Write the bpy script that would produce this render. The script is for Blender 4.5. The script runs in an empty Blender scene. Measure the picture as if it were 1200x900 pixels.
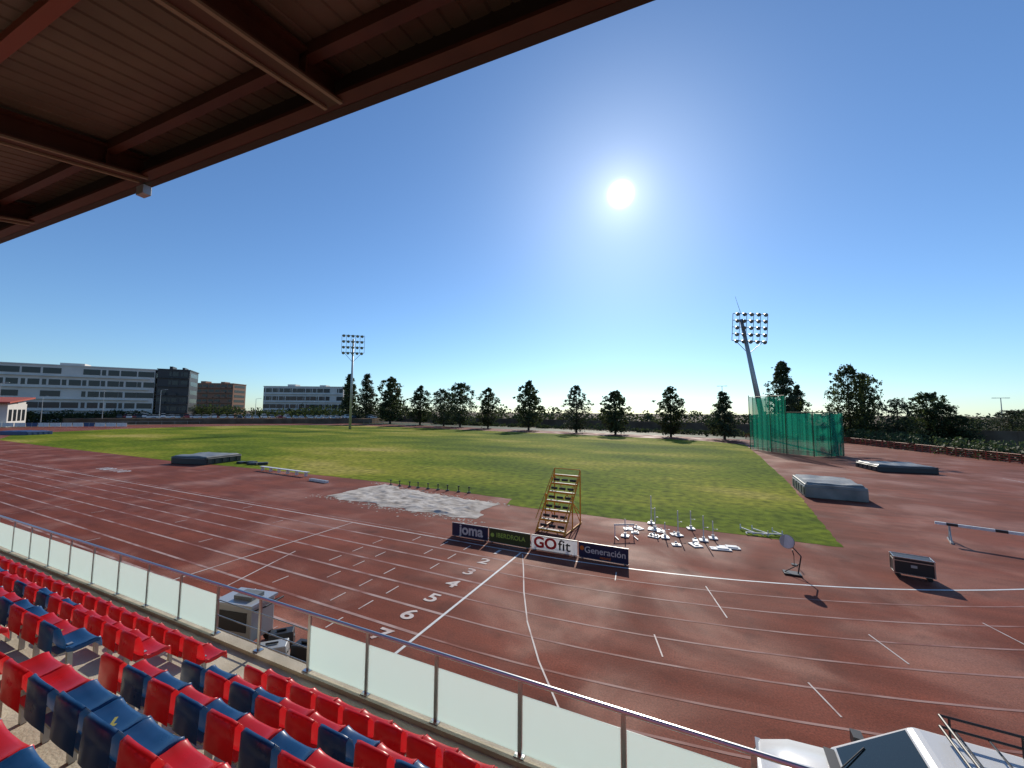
import bpy, bmesh, math, random
import mathutils
from mathutils import Vector, Matrix
random.seed(7)
R=math.radians
scn=bpy.context.scene
scn.view_settings.view_transform='Standard'; scn.view_settings.look='None'; scn.view_settings.exposure=0
COL=scn.collection
# ---------------------------------------------------------------- materials
def mat(name,c,rough=.7,metal=0,c2=None,scale=3,bump=0,bscale=40,spec=.5,detail=5,ramp=(.35,.65),trans=0,r2=None,rscale=None):
    m=bpy.data.materials.new(name); m.use_nodes=True
    nt=m.node_tree; b=nt.nodes['Principled BSDF']
    b.inputs['Base Color'].default_value=(*c,1); b.inputs['Roughness'].default_value=rough
    b.inputs['Metallic'].default_value=metal; b.inputs['Specular IOR Level'].default_value=spec
    geo=nt.nodes.new('ShaderNodeNewGeometry')
    def noise(s,d=detail):
        n=nt.nodes.new('ShaderNodeTexNoise'); n.inputs['Scale'].default_value=s; n.inputs['Detail'].default_value=d
        nt.links.new(geo.outputs['Position'],n.inputs['Vector']); return n
    if c2:
        n=noise(scale); r=nt.nodes.new('ShaderNodeValToRGB')
        r.color_ramp.elements[0].position=ramp[0]; r.color_ramp.elements[1].position=ramp[1]
        r.color_ramp.elements[0].color=(*c,1); r.color_ramp.elements[1].color=(*c2,1)
        nt.links.new(n.outputs['Fac'],r.inputs['Fac']); nt.links.new(r.outputs['Color'],b.inputs['Base Color'])
    if r2 is not None:
        n=noise(rscale or scale); mr=nt.nodes.new('ShaderNodeMapRange')
        mr.inputs['From Min'].default_value=.35; mr.inputs['From Max'].default_value=.65
        mr.inputs['To Min'].default_value=rough; mr.inputs['To Max'].default_value=r2
        nt.links.new(n.outputs['Fac'],mr.inputs['Value']); nt.links.new(mr.outputs['Result'],b.inputs['Roughness'])
    if bump:
        n=noise(bscale); bp=nt.nodes.new('ShaderNodeBump'); bp.inputs['Strength'].default_value=bump; bp.inputs['Distance'].default_value=.03
        nt.links.new(n.outputs['Fac'],bp.inputs['Height']); nt.links.new(bp.outputs['Normal'],b.inputs['Normal'])
    if trans:
        t=nt.nodes.new('ShaderNodeBsdfTranslucent'); t.inputs['Color'].default_value=(*[min(1,x*1.3) for x in c],1)
        mx=nt.nodes.new('ShaderNodeMixShader'); mx.inputs[0].default_value=trans
        out=nt.nodes['Material Output']
        nt.links.new(b.outputs[0],mx.inputs[1]); nt.links.new(t.outputs[0],mx.inputs[2]); nt.links.new(mx.outputs[0],out.inputs[0])
    return m
M={}
M['soil']=mat('soil',(.12,.085,.055),.95,c2=(.17,.13,.085),scale=.05,spec=.1)
M['white']=mat('white_paint',(.75,.75,.73),.5,c2=(.62,.62,.6),scale=4)
M['line']=mat('line_paint',(.62,.54,.5),.6,c2=(.36,.18,.15),scale=1.6,ramp=(.5,.72),spec=.25,detail=9)
M['line_faint']=mat('line_paint_worn',(.44,.3,.27),.7,c2=(.24,.085,.065),scale=.9,ramp=(.4,.64),spec=.2,detail=9)
M['line_ghost']=mat('line_paint_ghost',(.38,.22,.19),.7,c2=(.23,.075,.055),scale=.7,ramp=(.42,.62),spec=.2,detail=9)
M['sand']=mat('sand',(.36,.31,.26),.95,c2=(.6,.55,.49),scale=1.3,bump=1,bscale=5,spec=.1,detail=9)
M['conc']=mat('concrete',(.42,.37,.28),.85,c2=(.55,.49,.38),scale=2.2,bump=.3,detail=9)
M['concd']=mat('concrete_dark',(.2,.18,.15),.9,c2=(.28,.25,.21),scale=2)
M['steel']=mat('brushed_steel',(.55,.55,.54),.32,metal=1)
M['galv']=mat('galvanised',(.42,.43,.43),.5,metal=.6)
M['black']=mat('black_plastic',(.018,.018,.02),.45)
M['rubber']=mat('rubber',(.02,.02,.02),.85)
M['redp']=mat('red_plastic',(.66,.016,.022),.27,trans=.25,c2=(.52,.014,.02),scale=5,r2=.42)
M['bluep']=mat('blue_plastic',(.012,.07,.19),.27,trans=.15,c2=(.02,.085,.23),scale=5,r2=.42)
M['yellow']=mat('yellow_paint',(.8,.3,.015),.45)
M['sticker']=mat('yellow_sticker',(.3,.26,.05),.6)
M['roofsheet']=mat('roof_sheet',(.1,.062,.04),.6,c2=(.14,.09,.058),scale=1.2)
M['roofbeam']=mat('roof_beam_paint',(.055,.016,.008),.5,c2=(.075,.023,.011),scale=2)
M['roofpurlin']=mat('roof_purlin_paint',(.19,.035,.012),.5)
M['roofbeam2']=mat('roof_flange_beige',(.22,.14,.085),.4)  # lighter beige tone for narrow strips along the flange edges
M['fascia']=mat('roof_fascia',(.03,.015,.009),.6)
M['bark']=mat('bark',(.07,.05,.035),.95)
M['leafd']=mat('leaf_dark',(.035,.05,.018),.75,trans=.3)
M['leafm']=mat('leaf_mid',(.065,.085,.026),.75,trans=.4)
M['hedge']=mat('leaf_hedge',(.06,.09,.025),.7,trans=.35)
M['bwhite']=mat('render_white',(.66,.62,.57),.7,c2=(.58,.55,.51),scale=.2)
M['bgrey']=mat('cladding_dark',(.03,.03,.034),.5)
M['bbrown']=mat('brick_brown',(.27,.14,.09),.85)
M['embank']=mat('embankment_earth',(.12,.08,.055),.95,c2=(.18,.13,.09),scale=.3,spec=.1)
M['glassd']=mat('window_glass',(.02,.024,.027),.25)
M['rooftile']=mat('roof_tile',(.4,.08,.05),.8)
M['asph']=mat('asphalt',(.06,.06,.06),.9)
M['vinyl']=mat('mat_vinyl_grey',(.13,.135,.13),.5,c2=(.26,.26,.24),scale=.8,detail=9)
M['vinyld']=mat('mat_vinyl_dark',(.025,.03,.033),.5)
M['vinylb']=mat('mat_vinyl_blue',(.02,.06,.16),.5)
M['navy']=mat('board_navy',(.012,.02,.07),.5)
M['bgreen']=mat('board_green',(.05,.07,.02),.5)
M['bwht']=mat('board_white',(.8,.8,.8),.5,trans=.4)
M['redtxt']=mat('sign_red',(.6,.03,.03),.5)
M['grntxt']=mat('sign_green',(.4,.6,.1),.5)
M['carp']=mat('car_paint_white',(.7,.7,.69),.25)
M['cars']=mat('car_paint_silver',(.45,.46,.47),.3,metal=.3)
M['card']=mat('car_paint_dark',(.04,.045,.055),.25)
M['carr']=mat('car_paint_red',(.35,.02,.02),.25)
M['carglass']=mat('car_glass',(.02,.03,.03),.06)
M['lamp']=mat('lamp_glass',(.35,.37,.4),.2)
M['fenred']=mat('fence_red',(.4,.07,.03),.6)
M['orange']=mat('orange_cloth',(.7,.18,.02),.8)
def track_mat():
    m=bpy.data.materials.new('tartan_track'); m.use_nodes=True; nt=m.node_tree; b=nt.nodes['Principled BSDF']
    geo=nt.nodes.new('ShaderNodeNewGeometry')
    def N(s,d,dist=0,vec=None):
        n=nt.nodes.new('ShaderNodeTexNoise'); n.inputs['Scale'].default_value=s; n.inputs['Detail'].default_value=d; n.inputs['Distortion'].default_value=dist
        nt.links.new(vec or geo.outputs['Position'],n.inputs['Vector']); return n
    def ramp(n,a,b_,c0,c1):
        r=nt.nodes.new('ShaderNodeValToRGB'); r.color_ramp.elements[0].position=a; r.color_ramp.elements[1].position=b_
        r.color_ramp.elements[0].color=(*c0,1); r.color_ramp.elements[1].color=(*c1,1); nt.links.new(n.outputs['Fac'],r.inputs['Fac']); return r
    def mul(x,y):
        mu=nt.nodes.new('ShaderNodeMix'); mu.data_type='RGBA'; mu.blend_type='MULTIPLY'; mu.inputs['Factor'].default_value=1
        nt.links.new(x,mu.inputs['A']); nt.links.new(y,mu.inputs['B']); return mu.outputs['Result']
    a=ramp(N(.25,6,.6),.35,.7,(.165,.036,.018),(.24,.06,.034))
    d=ramp(N(.22,10,.5),.5,.74,(0,0,0),(.9,.9,.9))
    g=ramp(N(22,4),.3,.7,(.7,.7,.7),(1.25,1.25,1.25))
    mp=nt.nodes.new('ShaderNodeMapping'); mp.inputs['Scale'].default_value=(.25,1.5,1); nt.links.new(geo.outputs['Position'],mp.inputs['Vector'])
    sk=ramp(N(.9,6,0,mp.outputs[0]),.35,.65,(.8,.78,.78),(1.12,1.12,1.12))
    blot=ramp(N(1.1,7,.3),.28,.42,(.7,.68,.68),(1,1,1))
    mx=nt.nodes.new('ShaderNodeMix'); mx.data_type='RGBA'
    nt.links.new(d.outputs['Color'],mx.inputs['Factor']); nt.links.new(a.outputs['Color'],mx.inputs['A']); mx.inputs['B'].default_value=(.38,.165,.105,1)
    nt.links.new(mul(mul(mul(mx.outputs['Result'],g.outputs['Color']),sk.outputs['Color']),blot.outputs['Color']),b.inputs['Base Color'])
    rr=nt.nodes.new('ShaderNodeMapRange'); n=N(.22,10,.5); nt.links.new(n.outputs['Fac'],rr.inputs['Value'])
    rr.inputs['From Min'].default_value=.4; rr.inputs['From Max'].default_value=.68; rr.inputs['To Min'].default_value=.85; rr.inputs['To Max'].default_value=.6
    nt.links.new(rr.outputs['Result'],b.inputs['Roughness']); b.inputs['Specular IOR Level'].default_value=.18
    bp=nt.nodes.new('ShaderNodeBump'); bp.inputs['Strength'].default_value=.5; bp.inputs['Distance'].default_value=.012
    nt.links.new(N(50,2).outputs['Fac'],bp.inputs['Height']); nt.links.new(bp.outputs['Normal'],b.inputs['Normal'])
    return m
M['track']=track_mat()
def grass_mat():
    m=bpy.data.materials.new('grass'); m.use_nodes=True; nt=m.node_tree; b=nt.nodes['Principled BSDF']
    geo=nt.nodes.new('ShaderNodeNewGeometry')
    def N(s,d,vec=None):
        n=nt.nodes.new('ShaderNodeTexNoise'); n.inputs['Scale'].default_value=s; n.inputs['Detail'].default_value=d
        nt.links.new(vec or geo.outputs['Position'],n.inputs['Vector']); return n
    r=nt.nodes.new('ShaderNodeValToRGB'); e=r.color_ramp.elements
    e[0].position=.36; e[0].color=(.07,.115,.008,1); e[1].position=.68; e[1].color=(.42,.34,.1,1)
    x=e.new(.48); x.color=(.145,.19,.012,1); x=e.new(.57); x.color=(.26,.26,.03,1)
    mp=nt.nodes.new('ShaderNodeMapping'); mp.inputs['Scale'].default_value=(.6,1.1,1); mp.inputs['Location'].default_value=(3,7,0); nt.links.new(geo.outputs['Position'],mp.inputs['Vector'])
    nt.links.new(N(.06,13,mp.outputs[0]).outputs['Fac'],r.inputs['Fac'])
    r2=nt.nodes.new('ShaderNodeValToRGB'); r2.color_ramp.elements[0].position=.3; r2.color_ramp.elements[0].color=(.45,.5,.45,1); r2.color_ramp.elements[1].position=.7; r2.color_ramp.elements[1].color=(1.4,1.35,1.25,1)
    nt.links.new(N(1.6,9).outputs['Fac'],r2.inputs['Fac'])
    mu=nt.nodes.new('ShaderNodeMix'); mu.data_type='RGBA'; mu.blend_type='MULTIPLY'; mu.inputs['Factor'].default_value=1
    nt.links.new(r.outputs['Color'],mu.inputs['A']); nt.links.new(r2.outputs['Color'],mu.inputs['B']); nt.links.new(mu.outputs['Result'],b.inputs['Base Color'])
    b.inputs['Roughness'].default_value=.9; b.inputs['Specular IOR Level'].default_value=.05
    bp=nt.nodes.new('ShaderNodeBump'); bp.inputs['Strength'].default_value=.8; bp.inputs['Distance'].default_value=.05
    nt.links.new(N(12,4).outputs['Fac'],bp.inputs['Height']); nt.links.new(bp.outputs['Normal'],b.inputs['Normal'])
    return m
M['grass']=grass_mat()
def frost():
    m=bpy.data.materials.new('frosted_glass'); m.use_nodes=True; nt=m.node_tree; b=nt.nodes['Principled BSDF']
    b.inputs['Base Color'].default_value=(.66,.75,.73,1); b.inputs['Roughness'].default_value=.15
    t=nt.nodes.new('ShaderNodeBsdfTranslucent'); t.inputs['Color'].default_value=(.84,.93,.9,1)
    tr=nt.nodes.new('ShaderNodeBsdfTransparent'); tr.inputs['Color'].default_value=(.85,.95,.92,1)
    mx=nt.nodes.new('ShaderNodeMixShader'); mx.inputs[0].default_value=.65
    m2=nt.nodes.new('ShaderNodeMixShader'); m2.inputs[0].default_value=.2
    nt.links.new(b.outputs[0],mx.inputs[1]); nt.links.new(t.outputs[0],mx.inputs[2]); nt.links.new(mx.outputs[0],m2.inputs[1]); nt.links.new(tr.outputs[0],m2.inputs[2])
    nt.links.new(m2.outputs[0],nt.nodes['Material Output'].inputs[0]); return m
M['frost']=frost()
def netmat():
    m=bpy.data.materials.new('green_net'); m.use_nodes=True; nt=m.node_tree; b=nt.nodes['Principled BSDF']
    b.inputs['Base Color'].default_value=(.01,.2,.12,1); b.inputs['Roughness'].default_value=.8
    t=nt.nodes.new('ShaderNodeBsdfTransparent'); tl=nt.nodes.new('ShaderNodeBsdfTranslucent'); tl.inputs['Color'].default_value=(.015,.27,.17,1)
    m1=nt.nodes.new('ShaderNodeMixShader'); m1.inputs[0].default_value=.5; m2=nt.nodes.new('ShaderNodeMixShader'); m2.inputs[0].default_value=.42
    nt.links.new(b.outputs[0],m1.inputs[1]); nt.links.new(tl.outputs[0],m1.inputs[2]); nt.links.new(m1.outputs[0],m2.inputs[1]); nt.links.new(t.outputs[0],m2.inputs[2])
    nt.links.new(m2.outputs[0],nt.nodes['Material Output'].inputs[0]); return m
M['net']=netmat()
# ---------------------------------------------------------------- mesh builder
class MB:
    def __init__(s): s.v=[];s.f=[];s.m=[];s.mats=[]
    def mi(s,k):
        if k not in s.mats: s.mats.append(k)
        return s.mats.index(k)
    def add(s,vs,fs,k):
        o=len(s.v); s.v+=[tuple(v) for v in vs]; i=s.mi(k)
        for f in fs: s.f.append([o+j for j in f]); s.m.append(i)
    def box(s,c,d,k,rz=0,top=None,rx=0):
        hx,hy,hz=d[0]/2,d[1]/2,d[2]/2; vs=[]
        for z in (-hz,hz):
            for x,y in ((-hx,-hy),(hx,-hy),(hx,hy),(-hx,hy)):
                if z>0 and top: x=x*top[0]+top[2]; y=y*top[1]+top[3]
                vs.append(Vector((x,y,z)))
        Rm=Matrix.Rotation(rz,3,'Z')@Matrix.Rotation(rx,3,'X')
        vs=[Rm@v+Vector(c) for v in vs]
        s.add(vs,[(3,2,1,0),(4,5,6,7),(0,1,5,4),(1,2,6,5),(2,3,7,6),(3,0,4,7)],k)
    def cyl(s,p0,p1,r0,k,r1=None,n=10):
        p0=Vector(p0);p1=Vector(p1); r1=r0 if r1 is None else r1
        d=(p1-p0).normalized(); a=d.orthogonal().normalized(); b=d.cross(a)
        vs=[]
        for p,r in ((p0,r0),(p1,r1)):
            for i in range(n):
                t=2*math.pi*i/n; vs.append(p+a*math.cos(t)*r+b*math.sin(t)*r)
        fs=[(i,(i+1)%n,n+(i+1)%n,n+i) for i in range(n)]+[tuple(range(n-1,-1,-1)),tuple(range(n,2*n))]
        s.add(vs,fs,k)
    def quad(s,a,b,c,d,k): s.add([a,b,c,d],[(0,1,2,3)],k)
    def obj(s,name,parent=None,loc=(0,0,0),rz=0,smooth=False,bevel=0,mesh=None):
        me=mesh or s.mesh(name,smooth)
        o=bpy.data.objects.new(name,me); COL.objects.link(o); o.location=loc; o.rotation_euler=(0,0,rz)
        if parent: o.parent=parent
        if bevel:
            b=o.modifiers.new('bevel','BEVEL'); b.width=bevel; b.segments=2; b.limit_method='ANGLE'
        return o
    def mesh(s,name,smooth=False):
        me=bpy.data.meshes.new(name); me.from_pydata(s.v,[],s.f); me.update()
        for k in s.mats: me.materials.append(M[k])
        me.polygons.foreach_set('material_index',s.m)
        if smooth: me.polygons.foreach_set('use_smooth',[True]*len(me.polygons))
        return me
def empty(name,loc=(0,0,0),rz=0):
    e=bpy.data.objects.new(name,None); COL.objects.link(e); e.location=loc; e.rotation_euler=(0,0,rz); return e
def poly(name,pts,z,k,parent=None):
    bm=bmesh.new(); vs=[bm.verts.new((x,y,z)) for x,y in pts]; f=bm.faces.new(vs)
    f.normal_update()
    if f.normal.z<0: f.normal_flip()
    bmesh.ops.triangulate(bm,faces=[f])
    me=bpy.data.meshes.new(name); bm.to_mesh(me); bm.free(); me.materials.append(M[k])
    o=bpy.data.objects.new(name,me); COL.objects.link(o)
    if parent:o.parent=parent
    return o
def text(body,size,loc,rot,k,parent=None,name='lettering',sx=1,ext=.002,align='CENTER',off=.008):
    c=bpy.data.curves.new(name,'FONT'); c.body=body; c.size=size; c.extrude=ext; c.align_x=align; c.align_y='CENTER'; c.offset=off*size
    c.materials.append(M[k]); o=bpy.data.objects.new(name,c); COL.objects.link(o); o.location=loc; o.rotation_euler=rot; o.scale=(sx,1,1)
    if parent:o.parent=parent
    return o
# ---------------------------------------------------------------- camera
H=6.45
cd=bpy.data.cameras.new('camera'); cam=bpy.data.objects.new('camera',cd); COL.objects.link(cam); scn.camera=cam
cd.sensor_width=36; cd.lens=13.5; cd.clip_end=9000; cd.clip_start=.05
mw=Matrix.Rotation(R(25.3),4,'Z')@Matrix.Rotation(R(94.2),4,'X')@Matrix.Rotation(R(.46),4,'Z')
cam.matrix_world=Matrix.Translation((0,0,H))@mw
# ---------------------------------------------------------------- light
az=R(9.1); el=R(29.6)
sd=Vector((-math.sin(az)*math.cos(el),math.cos(az)*math.cos(el),math.sin(el)))
sl=bpy.data.lights.new('sun','SUN'); sl.energy=4.2; sl.angle=R(.5); sl.color=(1,.92,.79)
so=bpy.data.objects.new('sun',sl); COL.objects.link(so); so.rotation_euler=sd.to_track_quat('Z','Y').to_euler()
w=bpy.data.worlds.new('World'); scn.world=w; w.use_nodes=True; nt=w.node_tree; nt.nodes.clear()
sky=nt.nodes.new('ShaderNodeTexSky'); sky.sky_type='NISHITA'; sky.sun_disc=False; sky.sun_elevation=el; sky.sun_rotation=-az
sky.air_density=1.0; sky.dust_density=.2; sky.ozone_density=2.5; sky.altitude=10
tc=nt.nodes.new('ShaderNodeTexCoord'); vm=nt.nodes.new('ShaderNodeVectorMath'); vm.operation='DOT_PRODUCT'; vm.inputs[1].default_value=sd
nt.links.new(tc.outputs['Generated'],vm.inputs[0])
def pw(e,g):
    a=nt.nodes.new('ShaderNodeMath'); a.operation='MAXIMUM'; a.inputs[1].default_value=0; nt.links.new(vm.outputs['Value'],a.inputs[0])
    b=nt.nodes.new('ShaderNodeMath'); b.operation='POWER'; b.inputs[1].default_value=e; nt.links.new(a.outputs[0],b.inputs[0])
    c=nt.nodes.new('ShaderNodeMath'); c.operation='MULTIPLY'; c.inputs[1].default_value=g; nt.links.new(b.outputs[0],c.inputs[0]); return c
def ad(x,y):
    a=nt.nodes.new('ShaderNodeMath'); a.operation='ADD'; nt.links.new(x.outputs[0],a.inputs[0]); nt.links.new(y.outputs[0],a.inputs[1]); return a
gl=ad(ad(pw(9000,120),pw(500,3.2)),pw(50,1.0))
cm=nt.nodes.new('ShaderNodeVectorMath'); cm.operation='SCALE'; cm.inputs[0].default_value=(1,.98,.95); nt.links.new(gl.outputs[0],cm.inputs['Scale'])
tint=nt.nodes.new('ShaderNodeVectorMath'); tint.operation='MULTIPLY'; tint.inputs[1].default_value=(.8,1.05,1.3); nt.links.new(sky.outputs[0],tint.inputs[0])
av=nt.nodes.new('ShaderNodeVectorMath'); av.operation='ADD'; nt.links.new(tint.outputs[0],av.inputs[0]); nt.links.new(cm.outputs[0],av.inputs[1])
bg=nt.nodes.new('ShaderNodeBackground'); bg.inputs[1].default_value=.1; nt.links.new(av.outputs[0],bg.inputs[0])
ow=nt.nodes.new('ShaderNodeOutputWorld'); nt.links.new(bg.outputs[0],ow.inputs[0])
# ---------------------------------------------------------------- ground
poly('ground',[(-4000,-1500),(4000,-1500),(4000,5000),(-4000,5000)],-.05,'soil')
Y0=16.7; FX=-7.35; LW=1.22
poly('running_track',[(-205,5.3),(60,5.3),(62,60),(42,78),(33,113),(12,114),(-8,120),(-55,131),(-110,143),(-160,143),(-190,122),(-206,80),(-208,40)],0,'track')
gp=[(6.4,24.3),(-12,24.6),(-12.4,26.4),(-26,27.2),(-40,27),(-60,26),(-100,26),(-128,26.5),(-146,32),(-160,43),(-169,60),(-172,78),(-167,100),(-152,120),(-130,126),(-90,121),(-55,115),(-20,109.5),(2,103),(9.6,95),(9,70),(8,45)]
gr=[]; rnd=random.Random(2)
for i in range(len(gp)):
    a=Vector(gp[i]);c=Vector(gp[(i+1)%len(gp)]); n=max(1,int((c-a).length/(.5 if a.y<60 and c.y<60 and a.x>-60 else 3)))
    for j in range(n):
        p=a.lerp(c,j/n); gr.append((p.x+rnd.uniform(-.07,.07),p.y+rnd.uniform(-.07,.07)))
poly('grass_field',gr,.008,'grass')
poly('far_verge_grass',[(-400,150),(-110,143.5),(-55,131.5),(-8,120.5),(12,114.5),(33,113.5),(60,118),(60,128),(-8,137),(-110,165),(-400,200)],-.02,'hedge')
bm=bmesh.new(); nx,ny=90,44
A,B,C,D=Vector((-25.4,20.9)),Vector((-12.4,20.2)),Vector((-12.7,24.4)),Vector((-25.2,26.1))
g=[]
for j in range(ny+1):
    row=[]
    for i in range(nx+1):
        s,t=i/nx,j/ny; p=A.lerp(B,s).lerp(D.lerp(C,s),t)
        e=min(s,1-s,t,1-t)*10; e=min(1,e)
        q=Vector((p.x,p.y,0))
        zz=.012+e*max(0,.06+.1*mathutils.noise.noise(q*.9)+.07*mathutils.noise.noise(q*3))
        jx=.5*mathutils.noise.noise(q*.6+Vector((5,0,0)))*(1-e)+.14*mathutils.noise.noise(q*2)*(1-e)
        row.append(bm.verts.new((p.x+jx,p.y+jx,zz)))
    g.append(row)
for j in range(ny):
    for i in range(nx): bm.faces.new((g[j][i],g[j][i+1],g[j+1][i+1],g[j+1][i]))
for f in bm.faces: f.smooth=True
me=bpy.data.meshes.new('sand_pit'); bm.to_mesh(me); bm.free(); me.materials.append(M['sand']); COL.objects.link(bpy.data.objects.new('sand_pit',me))
b=MB(); rnd=random.Random(11)
for i in range(420):
    s=rnd.uniform(-.08,1.08); p=A.lerp(B,s)+Vector((rnd.gauss(0,.3),-abs(rnd.gauss(0,.45)))) if rnd.random()<.6 else D.lerp(C,s)+Vector((rnd.gauss(0,.3),abs(rnd.gauss(0,.25))))
    r=rnd.uniform(.02,.09); n=5; a0=rnd.random()*6
    b.add([(p.x+r*math.cos(a0+k*1.257)*rnd.uniform(.7,1.6),p.y+r*math.sin(a0+k*1.257),.011) for k in range(n)],[tuple(range(n))],'sand')
b.obj('scattered_sand')
# ---------------------------------------------------------------- lane markings
mk=MB()
def strip(pts,wd,k='line',z=.005):
    n=len(pts); L=[];Rr=[]
    for i,(x,y) in enumerate(pts):
        a=Vector(pts[max(0,i-1)]); b=Vector(pts[min(n-1,i+1)]); d=(b-a).normalized(); nn=Vector((-d.y,d.x))*wd/2
        L.append((x+nn.x,y+nn.y,z)); Rr.append((x-nn.x,y-nn.y,z))
    for i in range(n-1): mk.quad(Rr[i],Rr[i+1],L[i+1],L[i],k)
CR=(FX,Y0+36.5)
LX=-125
for i in range(9):
    y=Y0-LW*i
    pts=[(LX,y),(-90,y),(-60,y),(-30,y),(FX,y)]
    rad=36.5+LW*i
    arc=[(FX,y)]+[(CR[0]+rad*math.sin(R(a)),CR[1]-rad*math.cos(R(a))) for a in range(2,100,2)]
    lft=[(LX-(50+LW*i)*math.sin(R(a)),75-(75-Y0+LW*i)*math.cos(R(a))) for a in range(180,1,-3)]
    strip(lft+pts,.08 if i==0 else .11,'line' if i==0 else 'line_faint')
    strip(arc,.08 if i==0 else .07,'white' if i==0 else 'line_ghost')
strip([(-150,Y0+.35),(FX,Y0+.35)],.05,'line_faint')
strip([(FX,Y0),(FX,Y0-8*LW)],.09,'white',.009)
strip([(-18,Y0),(-18,Y0-8*LW)],.07,'line',.0085)
strip([(-16.7,12.2),(-15.6,8.6)],.06,'line',.0085)
cv=[(-7.2,16.5),(-6.5,15),(-5.7,13.2),(-4.8,11.4),(-3.8,9.8),(-2.75,8.4),(-1.9,7.4)]
strip(cv,.045,'line',.0085)
for a,b in (((.25,16.6),(.8,14.4)),((2.34,11.9),(2.7,10.9)),((4.5,15.2),(4.9,13.9)),((8,17.6),(8.4,16.2)),((-3.0,16.4),(-2.9,15.6)),((-1.2,12.4),(-.9,11.4)),((5.5,11),(6.1,9.6)),((9.5,13.2),(10.2,12))): strip([a,b],.04,'line',.0085)
for i in range(8):
    yc=Y0-LW*(i+.5)
    for j,x in enumerate((-9.9,-11.2,-12.9,-14.3)):
        if (i+j)%4==3: continue
        strip([(x-.03*i,yc-.32),(x-.03*i,yc+.32)],.05,'line',.0085)
    for x in (-22,-27,-34,-45):
        if (i*7+int(x))%3==0: strip([(x,yc-.3),(x,yc+.3)],.05,'line',.0085)
    for x in (-38,-47,-52.5,-61,-70): strip([(x,yc-.6),(x,yc+.6)],.05,'line_faint',.0085)
mk.obj('lane_marking')
for i in range(8):
    text(str(i+1),.8,(FX-1.0,Y0-LW*(i+.5)+.12,.012),(0,0,0),'line',None,'lane_number_marking',1.25,.0005,off=.02)
text('100 110',1.5,(-56,19.3,.012),(0,0,0),'white',None,'start_label_marking',1.2,.0005)
# ---------------------------------------------------------------- grandstand
ROT=R(1.3)
st=empty('grandstand',(0,0,0),ROT)
b=MB(); X0,X1=-60,10
def slab(ya,yb,zt,zb,k='conc'): b.box(((X0+X1)/2,(ya+yb)/2,(zt+zb)/2),(X1-X0,yb-ya,zt-zb),k)
ROWS=[3.75,2.97,2.2,1.42,.65]; TZ=[2.07,2.57,3.07,3.57,4.07]
slab(-4,.45,4.57,0)
for i,(y,tz) in enumerate(zip(ROWS,TZ)): slab(y-.2,(ROWS[i-1]-.2 if i else 4.25),tz,0)
slab(4.25,5.1,1.87,1.6); slab(4.25,4.9,1.598,0,'concd')
b.box(((X0+X1)/2,5.0,1.9),(X1-X0,.2,.075),'conc')
AX=-6.35
for xa in(AX,-26):
    for i,(y,tz) in enumerate(zip(ROWS,TZ)):
        e=(ROWS[i-1]-.2 if i else 4.25); b.box((xa,e+.16,tz-.5+.125),(1.0,.32,.25),'conc')
b.obj('terrace',st)
b=MB()
b.box((-1.2,5.65,.5),(8,1.05,1.0),'concd'); b.obj('lower_terrace',st)
YR=5.0; PS=1.335
rl=MB()
px=-4.74-PS*42
posts=[]
while px<8.5: posts.append(px); px+=PS
for i,x in enumerate(posts):
    rl.box((x,YR,(1.94+2.87)/2),(.055,.03,.93),'steel'); rl.box((x,YR,1.945),(.14,.12,.015),'steel')
rl.cyl((posts[0]-.5,YR,2.89),(posts[-1]+.5,YR,2.89),.03,'steel',n=12)
rl.obj('guard_railing',st)
gp_=MB()
for i in range(len(posts)-1):
    xm=(posts[i]+posts[i+1])/2
    if -8.8<xm<-6.0: continue
    gp_.box((xm,YR,2.33+random.uniform(-.004,.004)),(PS-.07,.012,.72),'frost')
gp_.obj('glass_panels',st)
b=MB()
for i in range(len(posts)-1):
    xm=(posts[i]+posts[i+1])/2
    if -8.8<xm<-6.0:
        for z in (2.05,2.3,2.6): b.cyl((posts[i],YR,z),(posts[i+1],YR,z),.01,'steel',n=6)
b.obj('rail_wires',st)
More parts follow.
